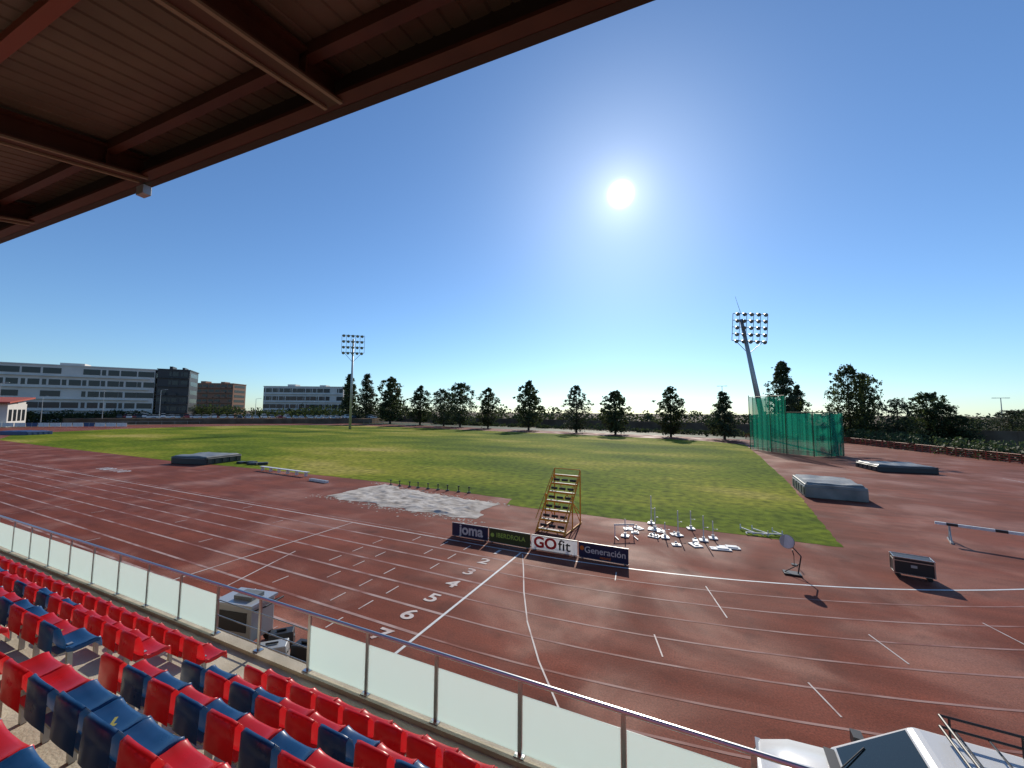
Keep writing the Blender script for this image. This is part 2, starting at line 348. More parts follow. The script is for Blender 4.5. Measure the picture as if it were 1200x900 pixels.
def seat_mesh(k):
    prof=[(0,.36),(.015,.34),(.035,.22),(.06,.1),(.1,.025),(.17,0),(.27,0),(.36,.012),(.405,.0),(.425,-.04),(.43,-.11)]
    cols=[-1,-.93,-.7,-.35,0,.35,.7,.93,1]
    bm=bmesh.new(); g=[]
    for i,(y,z) in enumerate(prof):
        row=[]
        for c in cols:
            W=.225
            if i==0: W=.195
            if i>=9: W=.21
            zz=z; yy=y
            lift=.035*abs(c)**4 if 3<=i<=8 else 0
            if i<4: yy+= .03*abs(c)**3
            if i<2: zz-=.04*abs(c)**4
            dip=-.012*(1-c*c) if 4<=i<=7 else 0
            row.append(bm.verts.new((c*W,yy,zz+lift+dip)))
        g.append(row)
    for i in range(len(prof)-1):
        for j in range(len(cols)-1): bm.faces.new((g[i][j],g[i+1][j],g[i+1][j+1],g[i][j+1]))
    for j in (0,len(cols)-1):
        for i in range(3,9):
            a=g[i][j];b2=g[i+1][j]
            a2=bm.verts.new((a.co.x,a.co.y,a.co.z-.06)); b3=bm.verts.new((b2.co.x,b2.co.y,b2.co.z-.06))
            bm.faces.new((a,b2,b3,a2))
    top=g[0]
    fl=[bm.verts.new((v.co.x,v.co.y-.035,v.co.z-.015)) for v in top]; f2=[bm.verts.new((v.co.x*1.02,v.co.y-.045,v.co.z-.3)) for v in top]
    for j in range(len(cols)-1):
        bm.faces.new((top[j],top[j+1],fl[j+1],fl[j])); bm.faces.new((fl[j],fl[j+1],f2[j+1],f2[j]))
    bmesh.ops.remove_doubles(bm,verts=bm.verts,dist=.0005)
    bmesh.ops.recalc_face_normals(bm,faces=bm.faces)
    bmesh.ops.subdivide_edges(bm,edges=bm.edges,cuts=1,use_grid_fill=True,smooth=.0)
    for f in bm.faces: f.smooth=True
    me=bpy.data.meshes.new('stadium_seat_'+k); bm.to_mesh(me); bm.free(); me.materials.append(M[k])
    return me
smr,smb=seat_mesh('redp'),seat_mesh('bluep')
sup=MB(); sup.box((0,.2,-.21),(.05,.05,.42),'galv'); sup.box((0,.2,-.03),(.3,.3,.02),'galv'); supm=sup.mesh('seat_support')
stk=MB(); stk.box((.01,.22,.012),(.13,.025,.003),'sticker',.6); stk.box((.0,.27,.0125),(.08,.02,.003),'sticker',-.7); stkm=stk.mesh('seat_sticker')
patt={2.97:'brbrrbrbrrr',2.2:'rbrbrbrrbrrbrb',1.42:'rrbbbrrbrbrbr',.65:'brrbrbrrb'}
for y,tz in zip(ROWS,TZ):
    xs=[-5.6+.48*i for i in range(26)]+[AX-.8-.48*i for i in range(36)]
    for ii,x in enumerate(xs):
        if y==3.75: c='r'
        elif ii<26: c=patt[y][ii%len(patt[y])]
        elif y==2.97: c=random.choice('rrrb')
        else: c=random.choice('rrbb')
        o=bpy.data.objects.new('stadium_seat',smr if c=='r' else smb); COL.objects.link(o); o.parent=st
        o.location=(x,y-.02+random.uniform(-.006,.006),tz+.42); o.rotation_euler=(random.uniform(-.03,.03),0,random.uniform(-.03,.03))
        s=bpy.data.objects.new('support',supm); COL.objects.link(s); s.parent=o
        if random.random()<.16:
            s=bpy.data.objects.new('sticker',stkm); COL.objects.link(s); s.parent=o
for i in range(12):
    o=bpy.data.objects.new('stadium_seat',smr); COL.objects.link(o); o.parent=st; o.location=(-4.3+.48*i,5.5,1.42)
    s=bpy.data.objects.new('support',supm); COL.objects.link(s); s.parent=o
# ---------------------------------------------------------------- roof canopy
rf=empty('canopy_roof',(-.4,3.55,10.45),R(3.1))
def RZ(y): return y*.2
b=MB()
x=-30; xs=[]; pr=[(0,0),(.2,0),(.215,.02),(.235,.02),(.25,0)]
while x<12:
    for dx,dz in pr[:-1]: xs.append((x+dx,dz))
    x+=.25
for i in range(len(xs)-1):
    (xa,za),(xb,zb)=xs[i],xs[i+1]
    b.quad((xa,-9,RZ(-9)+.42+za),(xb,-9,RZ(-9)+.42+zb),(xb,.0,.42+zb),(xa,.0,.42+za),'roofsheet')
b.obj('corrugated_sheet',rf)
b=MB()
b.quad((-30,-9,RZ(-9)+.6),(12,-9,RZ(-9)+.6),(12,.1,.6),(-30,.1,.6),'fascia'); b.obj('roof_top',rf)
b=MB()
b.box((-9,.05,.28),(42,.12,.62),'fascia'); b.box((-9,-.06,0.0),(42,.24,.05),'roofbeam'); b.box((-9,-.55,RZ(-.55)+.32),(42,.12,.16),'roofbeam')
b.obj('edge_fascia',rf)
b=MB()
ang=math.atan(.2)
for bx in(-25.3,-21,-16.8,-12.4,-8.14,-3.75,.6,4.95):
    L=9.0; c=(bx,-L/2,RZ(-L/2))
    b.box((c[0],c[1],c[2]-.0),(.3,L,.03),'roofbeam',rx=ang); b.box((c[0],c[1],c[2]+.33),(.3,L,.03),'roofbeam',rx=ang); b.box((c[0],c[1],c[2]+.165),(.03,L,.29),'roofbeam',rx=ang)
    for s in(-1,1): b.box((c[0]+s*.13,c[1],c[2]-.03),(.05,L,.03),'roofbeam2',rx=ang)
    for py in (-.6,-2.2,-3.8): b.box((bx,py,RZ(py)+.165),(.26,.02,.28),'roofbeam')
for py in (-2.05,-3.6,-5.2,-6.8): b.box((-9,py,RZ(py)+.36),(42,.11,.12),'roofpurlin')
b.obj('steel_beams',rf)
b=MB(); b.box((-8.3,.0,-.16),(.22,.12,.16),'galv'); b.box((-8.3,.065,-.16),(.19,.01,.13),'lamp'); b.cyl((-8.3,0,-.02),(-8.3,0,-.1),.015,'black'); b.obj('roof_floodlight',rf,bevel=.01)
# ---------------------------------------------------------------- floodlight masts
def mast(loc,h,hw,hh,cols,rows_,r0,r1,lean=(0,0),face=0,ant=False):
    m=empty('floodlight_mast',loc); b=MB(); lx,ly=lean
    b.cyl((0,0,0),(lx,ly,h-hh*.2),r0,'galv',r1,14); b.obj('pole',m,smooth=True)
    b=MB(); z0=h-hh
    for i in range(rows_+1):
        z=z0+hh*i/rows_; b.box((0,0,z),(hw,.22,.14),'galv'); 
    for i in range(cols+1): b.box((-hw/2+hw*i/cols,0.02,z0+hh/2),(.12,.16,hh),'galv')
    for i in range(rows_+1):
        for j in range(cols):
            x=-hw/2+hw*(j+.5)/cols; z=z0+hh*i/rows_-.1
            b.cyl((x,-.15,z+.05),(x,-1.0,z-.35),.28,'black',.52,10); b.cyl((x,-1.0,z-.35),(x,-1.03,z-.365),.48,'vinyl',.48,10)
    for s in (-1,1): b.cyl((0,0,z0-3.5),(s*hw*.4,0,z0),.08,'galv',n=6)
    b.box((0,.5,z0),(hw*.8,.9,.08),'galv'); 
    o=b.obj('lamp_frame',m); o.location=(lx,ly,0); o.rotation_euler=(0,R(4) if lx else 0,face)
    if ant:
        b=MB(); b.cyl((lx,ly,h),(lx-1.2,ly,h+5),.07,'galv',.03,6); b.obj('antenna',m)
    return m
mast((17.0,119,0),33.5,8.6,7.4,5,4,.75,.42,(-4.8,0),R(15),True)
mast((-110,99,0),33.5,7.6,6.2,5,3,.45,.28,(0,0),R(40))
# ---------------------------------------------------------------- trees
def crown(b,h,z0,rad,shape,ncl,seed,leaf=.5):
    rnd=random.Random(seed); ph=[rnd.uniform(0,6.28) for _ in range(6)]
    for c in range(ncl):
        t=rnd.random()**1.1
        if shape=='cone': pr=(1-t)**.8*.95+.1; 
        elif shape=='oval': pr=math.sin(math.pi*(t*.82+.16))**.7
        else: pr=math.sin(math.pi*min(1,t*.76+.2))**.5
        a=rnd.uniform(0,6.28)
        lob=1+.28*math.sin(3*a+ph[0]+t*7)+.2*math.sin(5*a+ph[1]-t*11)+.18*math.sin(9*t*3+ph[2])
        rr=rad*pr*lob*(rnd.random()**.45)
        cx,cy,cz=rr*math.cos(a),rr*math.sin(a),z0+(h-z0)*t+rnd.uniform(-.3,.3)
        cs=rnd.uniform(.3,.9)*(1.2-.7*t)*rad/3.2
        k='leafd' if (rnd.random()<.6) else 'leafm'
        for q in range(24):
            d=Vector((rnd.gauss(0,1),rnd.gauss(0,1),rnd.gauss(0,.8)))*cs*.55
            p=Vector((cx,cy,cz))+d; u=Vector((rnd.gauss(0,1),rnd.gauss(0,1),rnd.gauss(0,1))).normalized(); v=u.orthogonal().normalized()
            s=leaf*rnd.uniform(.5,1.1)
            b.add([p-u*s*.5,p+v*s*.35,p+u*s*.5,p-v*s*.35],[(0,1,2,3)],k)
def tree_mesh(kind,h,rad,seed):
    b=MB(); rnd=random.Random(seed); z0=h*(.09 if kind!='round' else .13)
    b.cyl((0,0,0),(.1,.05,h*.5),h*.022,'bark',h*.012,8); b.cyl((.1,.05,h*.5),(0,0,h*.93),h*.012,'bark',.03,6)
    for i in range(14):
        a=rnd.uniform(0,6.28); t=rnd.uniform(.1,.75); z=z0+(h-z0)*t; l=rad*(1-t*.6)*.75
        b.cyl((0.05,0,z-.5),(l*math.cos(a),l*math.sin(a),z+l*.35),h*.007,'bark',.03,5)
    crown(b,h,z0,rad,kind,285,seed)
    return b.mesh('tree_mesh_'+kind+str(seed))
TM={'oval':[tree_mesh('oval',13,3.0,s) for s in(1,2,3,12)],'cone':[tree_mesh('cone',13,3.1,s) for s in(4,5,9)],'round':[tree_mesh('round',13,4.2,s) for s in(6,7,13)]}
def tree(x,y,h,wf,kind,i,name='tree'):
    ms=TM[kind]; o=bpy.data.objects.new(name,ms[i%len(ms)]); COL.objects.link(o); o.location=(x,y,0); s=h/13
    o.scale=(s*wf,s*wf,s); o.rotation_euler=(0,0,i*1.7); return o
row=[(-.427,14.2,.9,'cone'),(-.382,14.4,1.1,'cone'),(-.318,13.8,1.25,'oval'),(-.24,11.5,1.3,'oval'),(-.178,11,1.15,'round'),(-.135,13,1.1,'round'),(-.062,12,1.1,'oval'),(.044,14.5,1.1,'oval'),(.169,14,1.2,'oval'),(.271,13.2,1.3,'oval'),(.4156,14,1.15,'oval'),(.5556,13.4,1.25,'cone')]
for i,(r,h,wf,k) in enumerate(row):
    dx=-.431+.9041*r; dy=.912+.4274*r; kk=112.5/(dy+.3*dx)
    tree(kk*dx,kk*dy,h*kk/125*(1.08 if r<.3 else 1.15),wf,k,i,'cypress_tree' if k=='cone' else 'poplar_tree')
for i,(r,kk,h,wf,k,nm) in enumerate([(.711,125,23.5,.95,'cone','conifer_tree'),(.75,128,16,.9,'cone','conifer_tree'),(.885,95,18.5,.72,'round','pine_tree'),(.925,97,16.5,.62,'round','pine_tree'),(1.01,84,10,.95,'round','broadleaf_tree'),(1.09,88,11.5,1.1,'round','broadleaf_tree'),(1.13,86,9,1.1,'round','broadleaf_tree'),(1.18,84,6.5,1.3,'round','broadleaf_tree'),(1.31,84,7.6,1.5,'round','broadleaf_tree'),(1.36,88,8,1.4,'round','broadleaf_tree')]):
    dx=-.431+.9041*r; dy=.912+.4274*r; tree(kk*dx,kk*dy,h,wf,k,i,nm)
def mass(name,pts,hmin,hmax,n,leaf,k=('leafd','leafm'),depth=12,seed=0):
    b=MB(); rnd=random.Random(seed)
    for c in range(n):
        i=rnd.randrange(len(pts)-1); t=rnd.random(); p=Vector(pts[i]).lerp(Vector(pts[i+1]),t)
        hh=rnd.uniform(hmin,hmax)*(0.6+.4*abs(math.sin(p.x*.13)+math.sin(p.x*.047+p.y*.02))/1.3); px,py=p.x+rnd.uniform(-depth,depth)/2,p.y+rnd.uniform(-depth,depth)/2
        for q in range(26):
            z=hh*rnd.random()**.8; wv=(hmax*.35)*(1-.6*z/hmax)
            P=Vector((px+rnd.gauss(0,wv*.6),py+rnd.gauss(0,wv*.6),z)); u=Vector((rnd.gauss(0,1),rnd.gauss(0,1),rnd.gauss(0,1))).normalized(); v=u.orthogonal().normalized(); s=leaf*rnd.uniform(.5,1.2)
            b.add([P-u*s*.5,P+v*s*.4,P+u*s*.5,P-v*s*.4],[(0,1,2,3)],k[rnd.random()<.4])
    return b.obj(name)
mass('distant_tree_mass',[(-330,200),(-200,190),(-60,230),(80,240),(200,230),(420,180)],4,10,620,1.6,seed=3)
mass('parking_tree_mass',[(-268,95),(-244,125),(-215,170),(-175,205)],7,12.5,400,1.1,seed=4)
mass('left_tree_mass',[(-262,40),(-250,80),(-248,105)],5,9,260,.9,seed=5)
mass('hedge',[(34,117),(41,82),(75,70)],1.6,3.0,300,.5,('hedge','leafm'),4,seed=6)
mass('boundary_hedge',[(-120,162),(-90,158),(-8,136),(34,122)],1.0,2.4,380,.6,('leafd','leafm'),4,seed=8)
b=MB()
wp=[(-190,200),(-110,176),(-8,148),(34,133),(60,116),(110,95)]
for i in range(len(wp)-1):
    a=Vector(wp[i]);c=Vector(wp[i+1]);m_=(a+c)/2
    b.box((m_.x,m_.y,1.7),((c-a).length,.25,3.4),'embank',math.atan2((c-a).y,(c-a).x))
b.obj('boundary_wall')
def fence(name,pts,h,k,step=2.0,rails=(.5,1.0),pr=.05):
    b=MB()
    for i in range(len(pts)-1):
        a=Vector(pts[i]);c=Vector(pts[i+1]);L=(c-a).length;n=max(1,int(L/step))
        for j in range(n+1):
            p=a.lerp(c,j/n); b.cyl((p.x,p.y,0),(p.x,p.y,h),pr,k,n=6)
        for z in rails: b.cyl((a.x,a.y,z*h),(c.x,c.y,z*h),pr*.8,k,n=6)
    return b.obj(name)
fence('red_fence',[(12,116),(32,112),(40,77),(72,66)],1.3,'fenred',1.6,(.25,.5,.75,.97),.08)
# ---------------------------------------------------------------- hammer cage
hc=empty('hammer_cage'); b=MB(); n_=MB()
cp=[(9.3,83.5),(11.9,79.2),(13.6,76.6),(16.6,73.8),(19,75),(21.2,77.6),(20.5,82),(17,86),(13,87.5),(10.5,88.5)]
hts=[9.6,9.6,6.8,6.8,6.8,6.8,6.8,6.8,9.6]
for i,(x,y) in enumerate(cp):
    h=max(hts[min(i,8)],hts[max(0,i-1)]); b.cyl((x,y,0),(x,y,h+.3),.06,'bgreen',n=8)
    if i<len(cp)-1:
        x2,y2=cp[i+1]; hh=hts[i]
        b.cyl((x,y,hh),(x2,y2,hh),.05,'bgreen',n=6)
        K=14; pv=[]
        for q in range(K+1):
            t=q/K; p=Vector((x,y)).lerp(Vector((x2,y2)),t); off=.16*math.sin(q*1.9+i)+.1*math.sin(q*4.1); d=(Vector((x2,y2))-Vector((x,y))).normalized(); pv.append((p.x-d.y*off,p.y+d.x*off))
        for q in range(K):
            (xa,ya),(xb,yb)=pv[q],pv[q+1]
            n_.quad((xa,ya,.05),(xb,yb,.05),(xb,yb,hh-.25*math.sin(math.pi*(q+1)/K)),(xa,ya,hh-.25*math.sin(math.pi*q/K)),'net')
b.obj('cage_posts',hc); n_.obj('cage_net',hc,smooth=True)
# ---------------------------------------------------------------- landing mats
def landing_mat(loc,sx,sy,h,rz=0,top='vinyl',side='vinyld',name='landing_mat'):
    m=empty(name,loc,rz); b=MB(); b.box((0,0,h*.45),(sx-.1,sy-.1,h*.9),side); b.obj('foam_body',m,bevel=.06)
    bm=bmesh.new(); n=16; g=[]
    for j in range(n+1):
        row=[]
        for i in range(n+1):
            x=(i/n-.5)*sx; y=(j/n-.5)*sy; e=min(i,n-i,j,n-j)
            z=h+.05*mathutils.noise.noise(Vector((x*.8+loc[0],y*.8,0)))*2 if e else h*.72
            row.append(bm.verts.new((x,y,z)))
        g.append(row)
    for j in range(n):
        for i in range(n): bm.faces.new((g[j][i],g[j][i+1],g[j+1][i+1],g[j+1][i]))
    me=bpy.data.meshes.new('cover'); bm.to_mesh(me); bm.free(); me.materials.append(M[top]); o=bpy.data.objects.new('cover',me); COL.objects.link(o); o.parent=m
    b=MB()
    for sx_ in(-1,1):
        for i in range(5): b.box((sx_*(sx/2-.02),(i/4-.5)*sy*.8,h*.4),(.06,.5,h*.5),side)
    b.obj('side_flaps',m); return m
landing_mat((9.7,39.9,0),3.9,5.2,1.15,R(-2),'vinyl','vinyl')
landing_mat((21.2,60.6,0),5.6,4.6,.8,R(8),'vinyl','vinyld')
landing_mat((-54.6,27.4,0),5.4,4.6,.95,R(12),'vinyl','vinyld')
landing_mat((-150,35,0),9,5,.9,R(20),'vinylb','vinylb')
b=MB()
for i in range(4): b.box((i*1.1,(i%2)*.5,.12),(1.0,.7,.24+.1*(i%2)),'vinyld',.3*i)
b.obj('folded_mat_stack',loc=(-49.6,28.6,0),bevel=.03)
b=MB(); b.box((0,0,.42),(8,.35,.06),'white')
for i in range(6): b.box((-3.7+1.48*i,0,.195),(.08,.3,.39),'white'); 
b.obj('long_bench',loc=(-38.3,26.2,0),rz=R(-3),bevel=.01)
b=MB(); b.box((0,0,.1),(2.5,.3,.18),'white'); b.box((0,0,.2),(2.3,.2,.02),'galv'); b.obj('takeoff_board',loc=(-31,24.6,0),rz=R(-5))
for i in range(9):
    b=MB(); x=-24.0+i*.95+random.uniform(-.1,.1); y=26.3+.05*i
    b.cyl((0,0,0),(0,0,.08),.15,'black',.13); b.cyl((0,0,.08),(0,0,.42),.04,'black',.035); b.box((0,0,.44),(.13,.1,.08),'black')
    b.obj('distance_marker',loc=(x,y,0.01),rz=random.random())
# ---------------------------------------------------------------- finish judge stand
js=empty('judges_stand',(-7.05,19.7,0),R(-3)); b=MB(); N=7; Hs=3.0; D=2.7; Wd=1.6
for s in(-1,1):
    x=s*Wd/2
    b.cyl((x,0,.05),(x,D,Hs-.15),.04,'yellow',n=8); b.cyl((x,0,.75),(x,D,Hs+.1),.025,'yellow',n=8)
    b.cyl((x,D,0),(x,D,Hs+.1),.04,'yellow',n=8); b.cyl((x,0,.06),(x,D+.2,.06),.04,'yellow',n=8); b.cyl((x,D*.5,0),(x,D*.5,Hs*.5+.35),.035,'yellow',n=8)
    b.cyl((x,D,.1),(x,D*.5,Hs*.5),.025,'yellow',n=6)
b.cyl((-Wd/2,D,.6),(Wd/2,D,2.6),.025,'yellow',n=6); b.cyl((-Wd/2,D,2.6),(Wd/2,D,.6),.025,'yellow',n=6)
for i in range(N):
    t=(i+.6)/N; z=t*Hs-.1; y=t*D
    b.box((0,y+.1,z),(Wd,.3,.04),'black'); b.box((0,y-.065,z),(Wd,.025,.1),'yellow'); 
    for s in(-1,1): b.cyl((s*Wd/2,y+.1,z),(s*Wd/2,y+.1,z+.35),.025,'yellow',n=6)
    if i<N-1:
        for xx in (-.5,0,.5): b.box((xx,y+.14,z+.2),(.36,.1,.12),'black')
b.cyl((-Wd/2,D,Hs+.1),(Wd/2,D,Hs+.1),.025,'yellow',n=8)
b.obj('frame',js)
# ---------------------------------------------------------------- advertising boards
bd=[(-11.55,-9.45,'navy','joma','white',.7),(-9.38,-7.15,'bgreen','IBERDROLA','grntxt',.3),(-7.08,-4.88,'bwht','GO','redtxt',.66),(-4.8,-2.65,'navy','Generación','white',.38)]
for xa,xb,k,t,tk,sz in bd:
    xc=(xa+xb)/2; wd=xb-xa; e=empty('advertising_board',(xc,17.3,0),R(random.uniform(-1.5,1.5)))
    b=MB(); b.box((0,0,.36),(wd,.03,.62),k); b.box((0,0,.685),(wd+.02,.045,.03),'galv'); b.box((0,0,.04),(wd+.02,.045,.03),'galv')
    for s in(-1,1): b.box((s*(wd/2-.15),.18,.03),(.05,.5,.04),'galv'); b.cyl((s*(wd/2-.15),.4,.04),(s*(wd/2-.15),.02,.5),.015,'galv',n=6)
    b.obj('panel',e)
    if t=='GO':
        text('GO',sz,(-.42,-.02,.37),(R(90),0,0),'redtxt',e,sx=1.1,off=.035); text('fit',sz,(.5,-.02,.37),(R(90),0,0),'black',e,sx=1.1)
    else: text(t,sz,(.08,-.02,.39),(R(90),0,0),tk,e,sx=1.0,off=.03 if t=='joma' else .012)
    if k=='bgreen':
        b=MB(); b.cyl((-.92,-.018,.37),(-.92,-.022,.37),.1,'grntxt',n=14); b.obj('logo',e)
    if t.startswith('Gen'):
        text('natural',.17,(.1,-.02,.15),(R(90),0,0),'orange',e); b=MB(); b.cyl((-.93,-.018,.45),(-.93,-.022,.45),.1,'orange',n=12); b.obj('logo',e)
# ---------------------------------------------------------------- white apparatus
def hj_stand(x,y,h=1.5):
    b=MB(); b.box((0,0,.04),(.4,.4,.05),'white'); b.cyl((0,0,.07),(0,0,h),.025,'white'); b.cyl((0,0,h*.55),(.18,0,h*.55),.012,'white'); b.box((.2,0,h*.55),(.05,.08,.02),'white'); b.box((0,0,.14),(.12,.12,.12),'white')
    b.obj('jump_upright',loc=(x,y,.005),rz=random.random())
for x,y,h in ((-3.4,21.2,.9),(-2.4,24.3,1.6),(-2.1,23.2,1.2),(-.9,22.6,1.3),(-.3,24.2,1.0),(.3,22.3,1.25),(.75,22.9,.9),(-1.5,21.9,.8)): hj_stand(x,y,h)
for i in range(12):
    b=MB(); w_=random.uniform(.3,.65); b.box((0,0,.03),(w_,random.uniform(.25,.5),.05),'white'); b.box((0,0,.075),(w_*.5,.15,.04),'galv'); b.box((w_*.3,0,.1),(.04,.1,.12),'white')
    b.obj('marker_plate',loc=(random.uniform(-3.6,.6),random.uniform(20.9,23.2),.004),rz=random.random()*3)
for x,y in((1.4,21.7),(1.0,21.3)):
    b=MB(); b.box((0,0,.03),(.9,.4,.04),'white'); b.box((.1,.05,.07),(.5,.3,.04),'white'); b.obj('marker_plate',loc=(x,y,.004),rz=.2)
for i,(x,y,a) in enumerate(((2.5,25.0,2.2),(3.1,25.1,2.3),(3.6,24.8,.3),(4.0,25.0,2.2),(2.9,24.6,.1))):
    b=MB(); b.box((0,0,.12),(1.0,.05,.05),'white'); b.box((.5,0,.15),(.04,.04,.28),'white'); b.box((-.5,0,.07),(.04,.3,.04),'white'); b.obj('hurdle_bar',loc=(x,y,.01),rz=a)
b=MB()
for s in(-1,1):
    b.box((s*.5,.0,.03),(.04,.6,.04),'white'); b.box((s*.5,.28,.32),(.035,.035,.6),'white')
b.box((0,.28,.62),(1.1,.02,.08),'white'); b.obj('hurdle',loc=(-3.3,20.9,.005),rz=.5)
ds=empty('warning_lamp_stand',(3.45,19.4,0)); b=MB()
b.box((0,0,.04),(.6,.4,.05),'black'); b.cyl((.2,0,.05),(.32,0,.75),.025,'black'); b.cyl((.32,0,.75),(-.05,-.05,1.2),.022,'black'); b.cyl((-.25,0,.06),(.28,0,.45),.018,'black')
b.obj('stand',ds)
b=MB(); b.cyl((-.1,-.02,1.28),(-.15,-.12,1.3),.21,'galv',.27,20); b.cyl((-.15,-.121,1.3),(-.156,-.13,1.302),.25,'white',.25,20); b.box((-.02,.06,1.22),(.1,.14,.12),'black'); b.obj('lamp_head',ds)
b=MB(); b.cyl((0,0,.0),(0,0,.4),.012,'black'); b.cyl((0,0,.4),(-.05,0,.62),.02,'black'); b.box((0,0,.02),(.2,.2,.03),'black'); b.obj('small_stand',loc=(3.75,20.6,0))
fc=empty('flight_case',(7.75,21.2,0),R(-9)); b=MB(); b.box((0,0,.48),(1.15,.6,.62),'black'); b.obj('body',fc,bevel=.02)
b=MB()
for sx in(-1,1):
    for sy in(-1,1):
        b.box((sx*.575,sy*.3,.48),(.04,.04,.64),'steel'); b.cyl((sx*.45,sy*.2-.03,.08),(sx*.45,sy*.2+.03,.08),.08,'rubber')
for z in(.17,.66,.79):
    for sy in(-1,1): b.box((0,sy*.302,z),(1.17,.02,.03),'steel')
    for sx in(-1,1): b.box((sx*.577,0,z),(.02,.56,.03),'steel')
b.box((0,-.31,.5),(.18,.02,.1),'galv'); b.obj('fittings',fc)
sb=empty('steeplechase_barrier',(13.4,27.5,0),R(-17)); b=MB(); L=4.4
for i in range(11):
    b.box((-L/2+L*(i+.5)/11,0,.86),(L/11-.001,.127,.127),'black' if i%4==1 else 'white')
b.obj('beam',sb)
b=MB()
for s in(-1,1): b.box((s*1.7,0,.42),(.08,.08,.74),'galv'); b.box((s*1.7,0,.04),(.1,1.2,.08),'galv'); b.cyl((s*1.7,.5,.08),(s*1.7,0,.6),.03,'galv',n=6); b.cyl((s*1.7,-.5,.08),(s*1.7,0,.6),.03,'galv',n=6)
b.obj('legs',sb)
# ---------------------------------------------------------------- equipment under the rail
ct=empty('equipment_cart',(-11.4,6.9,0),R(12)); b=MB()
b.box((0,0,.75),(1.2,.75,.9),'galv'); b.obj('cabinet',ct,bevel=.03)
b=MB(); b.box((0,0,1.24),(1.3,.85,.06),'cars'); b.box((.1,0,1.32),(.6,.4,.1),'vinyl')
for sx in(-1,1):
    for sy in(-1,1): b.cyl((sx*.45,sy*.36-.04,.16),(sx*.45,sy*.36+.04,.16),.16,'rubber',n=14)
b.cyl((.62,-.3,1.1),(.95,-.3,1.25),.02,'black'); b.cyl((.62,.3,1.1),(.95,.3,1.25),.02,'black'); b.cyl((.95,-.3,1.25),(.95,.3,1.25),.025,'black'); b.box((0,-.38,.8),(.9,.02,.5),'vinyld'); b.obj('top_and_wheels',ct)
for i,(x,y,c,s) in enumerate(((-9.9,6.7,'galv',.6),(-9.3,7.2,'black',.5),(-8.9,6.6,'white',.35),(-8.4,7.1,'bluep',.5),(-7.7,6.7,'black',.45),(-10.4,7.3,'black',.5),(-5.75,6.5,'orange',.45),(-6.3,6.4,'black',.55),(-7.0,6.5,'galv',.4))):
    b=MB(); b.box((0,0,s*.4),(s*1.3,s*.8,s*.8),c,top=(.9,.85,0,0)); b.box((0,0,s*.85),(s*.5,.04,.05),'black'); b.box((0,0,s*.45),(s*1.32,s*.3,.04),'black'); b.obj('equipment_case',loc=(x,y,.0),rz=random.random(),bevel=.03)
# ---------------------------------------------------------------- off-road car
cr=empty('off_road_car',(3.15,7.2,0),R(-2)); 
def car_body(parent,paint,L=4.7,W=1.9):
    h2=1.9
    b=MB()
    st_=[(-2.4,.55,.84,.80),(-2.3,.42,1.0,.9),(-1.9,.38,1.1,.98),(-1.05,.38,1.16,1.0),(0,.38,1.18,1.0),(1.6,.38,1.18,1.0),(2.2,.4,1.15,.97),(2.35,.5,1.05,.9)]
    rings=[]
    for x,zb,zt,wf in st_:
        w=W/2*wf; rings.append([(x,-w*.96,zb),(x,-w,zb+.25),(x,-w*.99,zt-.12),(x,-w*.9,zt-.02),(x,-w*.45,zt+.02),(x,0,zt+.03),(x,w*.45,zt+.02),(x,w*.9,zt-.02),(x,w*.99,zt-.12),(x,w,zb+.25),(x,w*.96,zb)])
    n=11; vs=[v for r in rings for v in r]; fs=[]
    for i in range(len(rings)-1):
        for j in range(n): a=i*n+j;c=i*n+(j+1)%n; fs.append((a,c,c+n,a+n))
    fs.append(tuple(range(n)));fs.append(tuple(reversed(range((len(rings)-1)*n,len(rings)*n))))
    b.add(vs,fs,paint); o=b.obj('lower_body',parent,smooth=True)
    b=MB(); zb=1.15; w0=W/2*.94; w1=W/2*.8
    v=[(-1.35,-w0,zb),(2.25,-w0,zb),(2.25,w0,zb),(-1.35,w0,zb),(-.4,-w1,h2),(2.1,-w1,h2),(2.1,w1,h2),(-.4,w1,h2)]
    b.add(v,[(4,5,6,7),(0,1,5,4),(1,2,6,5),(2,3,7,6),(3,0,4,7)],paint); b.obj('cabin',parent,bevel=.07)
    b=MB()
    def pt(q,s,t,off):
        a=[Vector(v[i]) for i in q]; p=(a[0].lerp(a[1],s)).lerp(a[3].lerp(a[2],s),t); nrm=(a[1]-a[0]).cross(a[3]-a[0]).normalized(); return p+nrm*off
    def win(q,s0,s1,t0,t1): b.quad(pt(q,s0,t0,.012),pt(q,s1,t0,.012),pt(q,s1,t1,.012),pt(q,s0,t1,.012),'carglass')
    win((3,0,4,7),.06,.94,.08,.92)
    win((1,2,6,5),.1,.9,.15,.85)
    for q,fl in (((0,1,5,4),0),((2,3,7,6),1)):
        for a,c in [(.16,.4),(.43,.66),(.69,.93)]:
            if fl: a,c=1-c,1-a
            win(q,a,c,.15,.85)
    b.obj('windows',parent)
    b=MB()
    for sx in(-1.45,1.45):
        for s in(-1,1):
            b.cyl((sx,s*(W/2-.22),.38),(sx,s*(W/2+.01),.38),.38,'rubber',n=20); b.cyl((sx,s*(W/2),.38),(sx,s*(W/2+.02),.38),.2,'cars',n=12)
    b.obj('wheels',parent)
    return o
car_body(cr,'carp')
b=MB()
for s in(-1,1):
    b.box((-.95,s*1.05,1.28),(.14,.2,.16),'black'); b.box((-2.33,s*.68,.86),(.08,.34,.16),'lamp')
    for z in (2.02,2.17): b.cyl((-.1,s*.7,z),(2.1,s*.7,z),.018,'black',n=8)
    for x in(0,.7,1.4,2.0): b.cyl((x,s*.7,1.87),(x,s*.7,2.17),.014,'black',n=6)
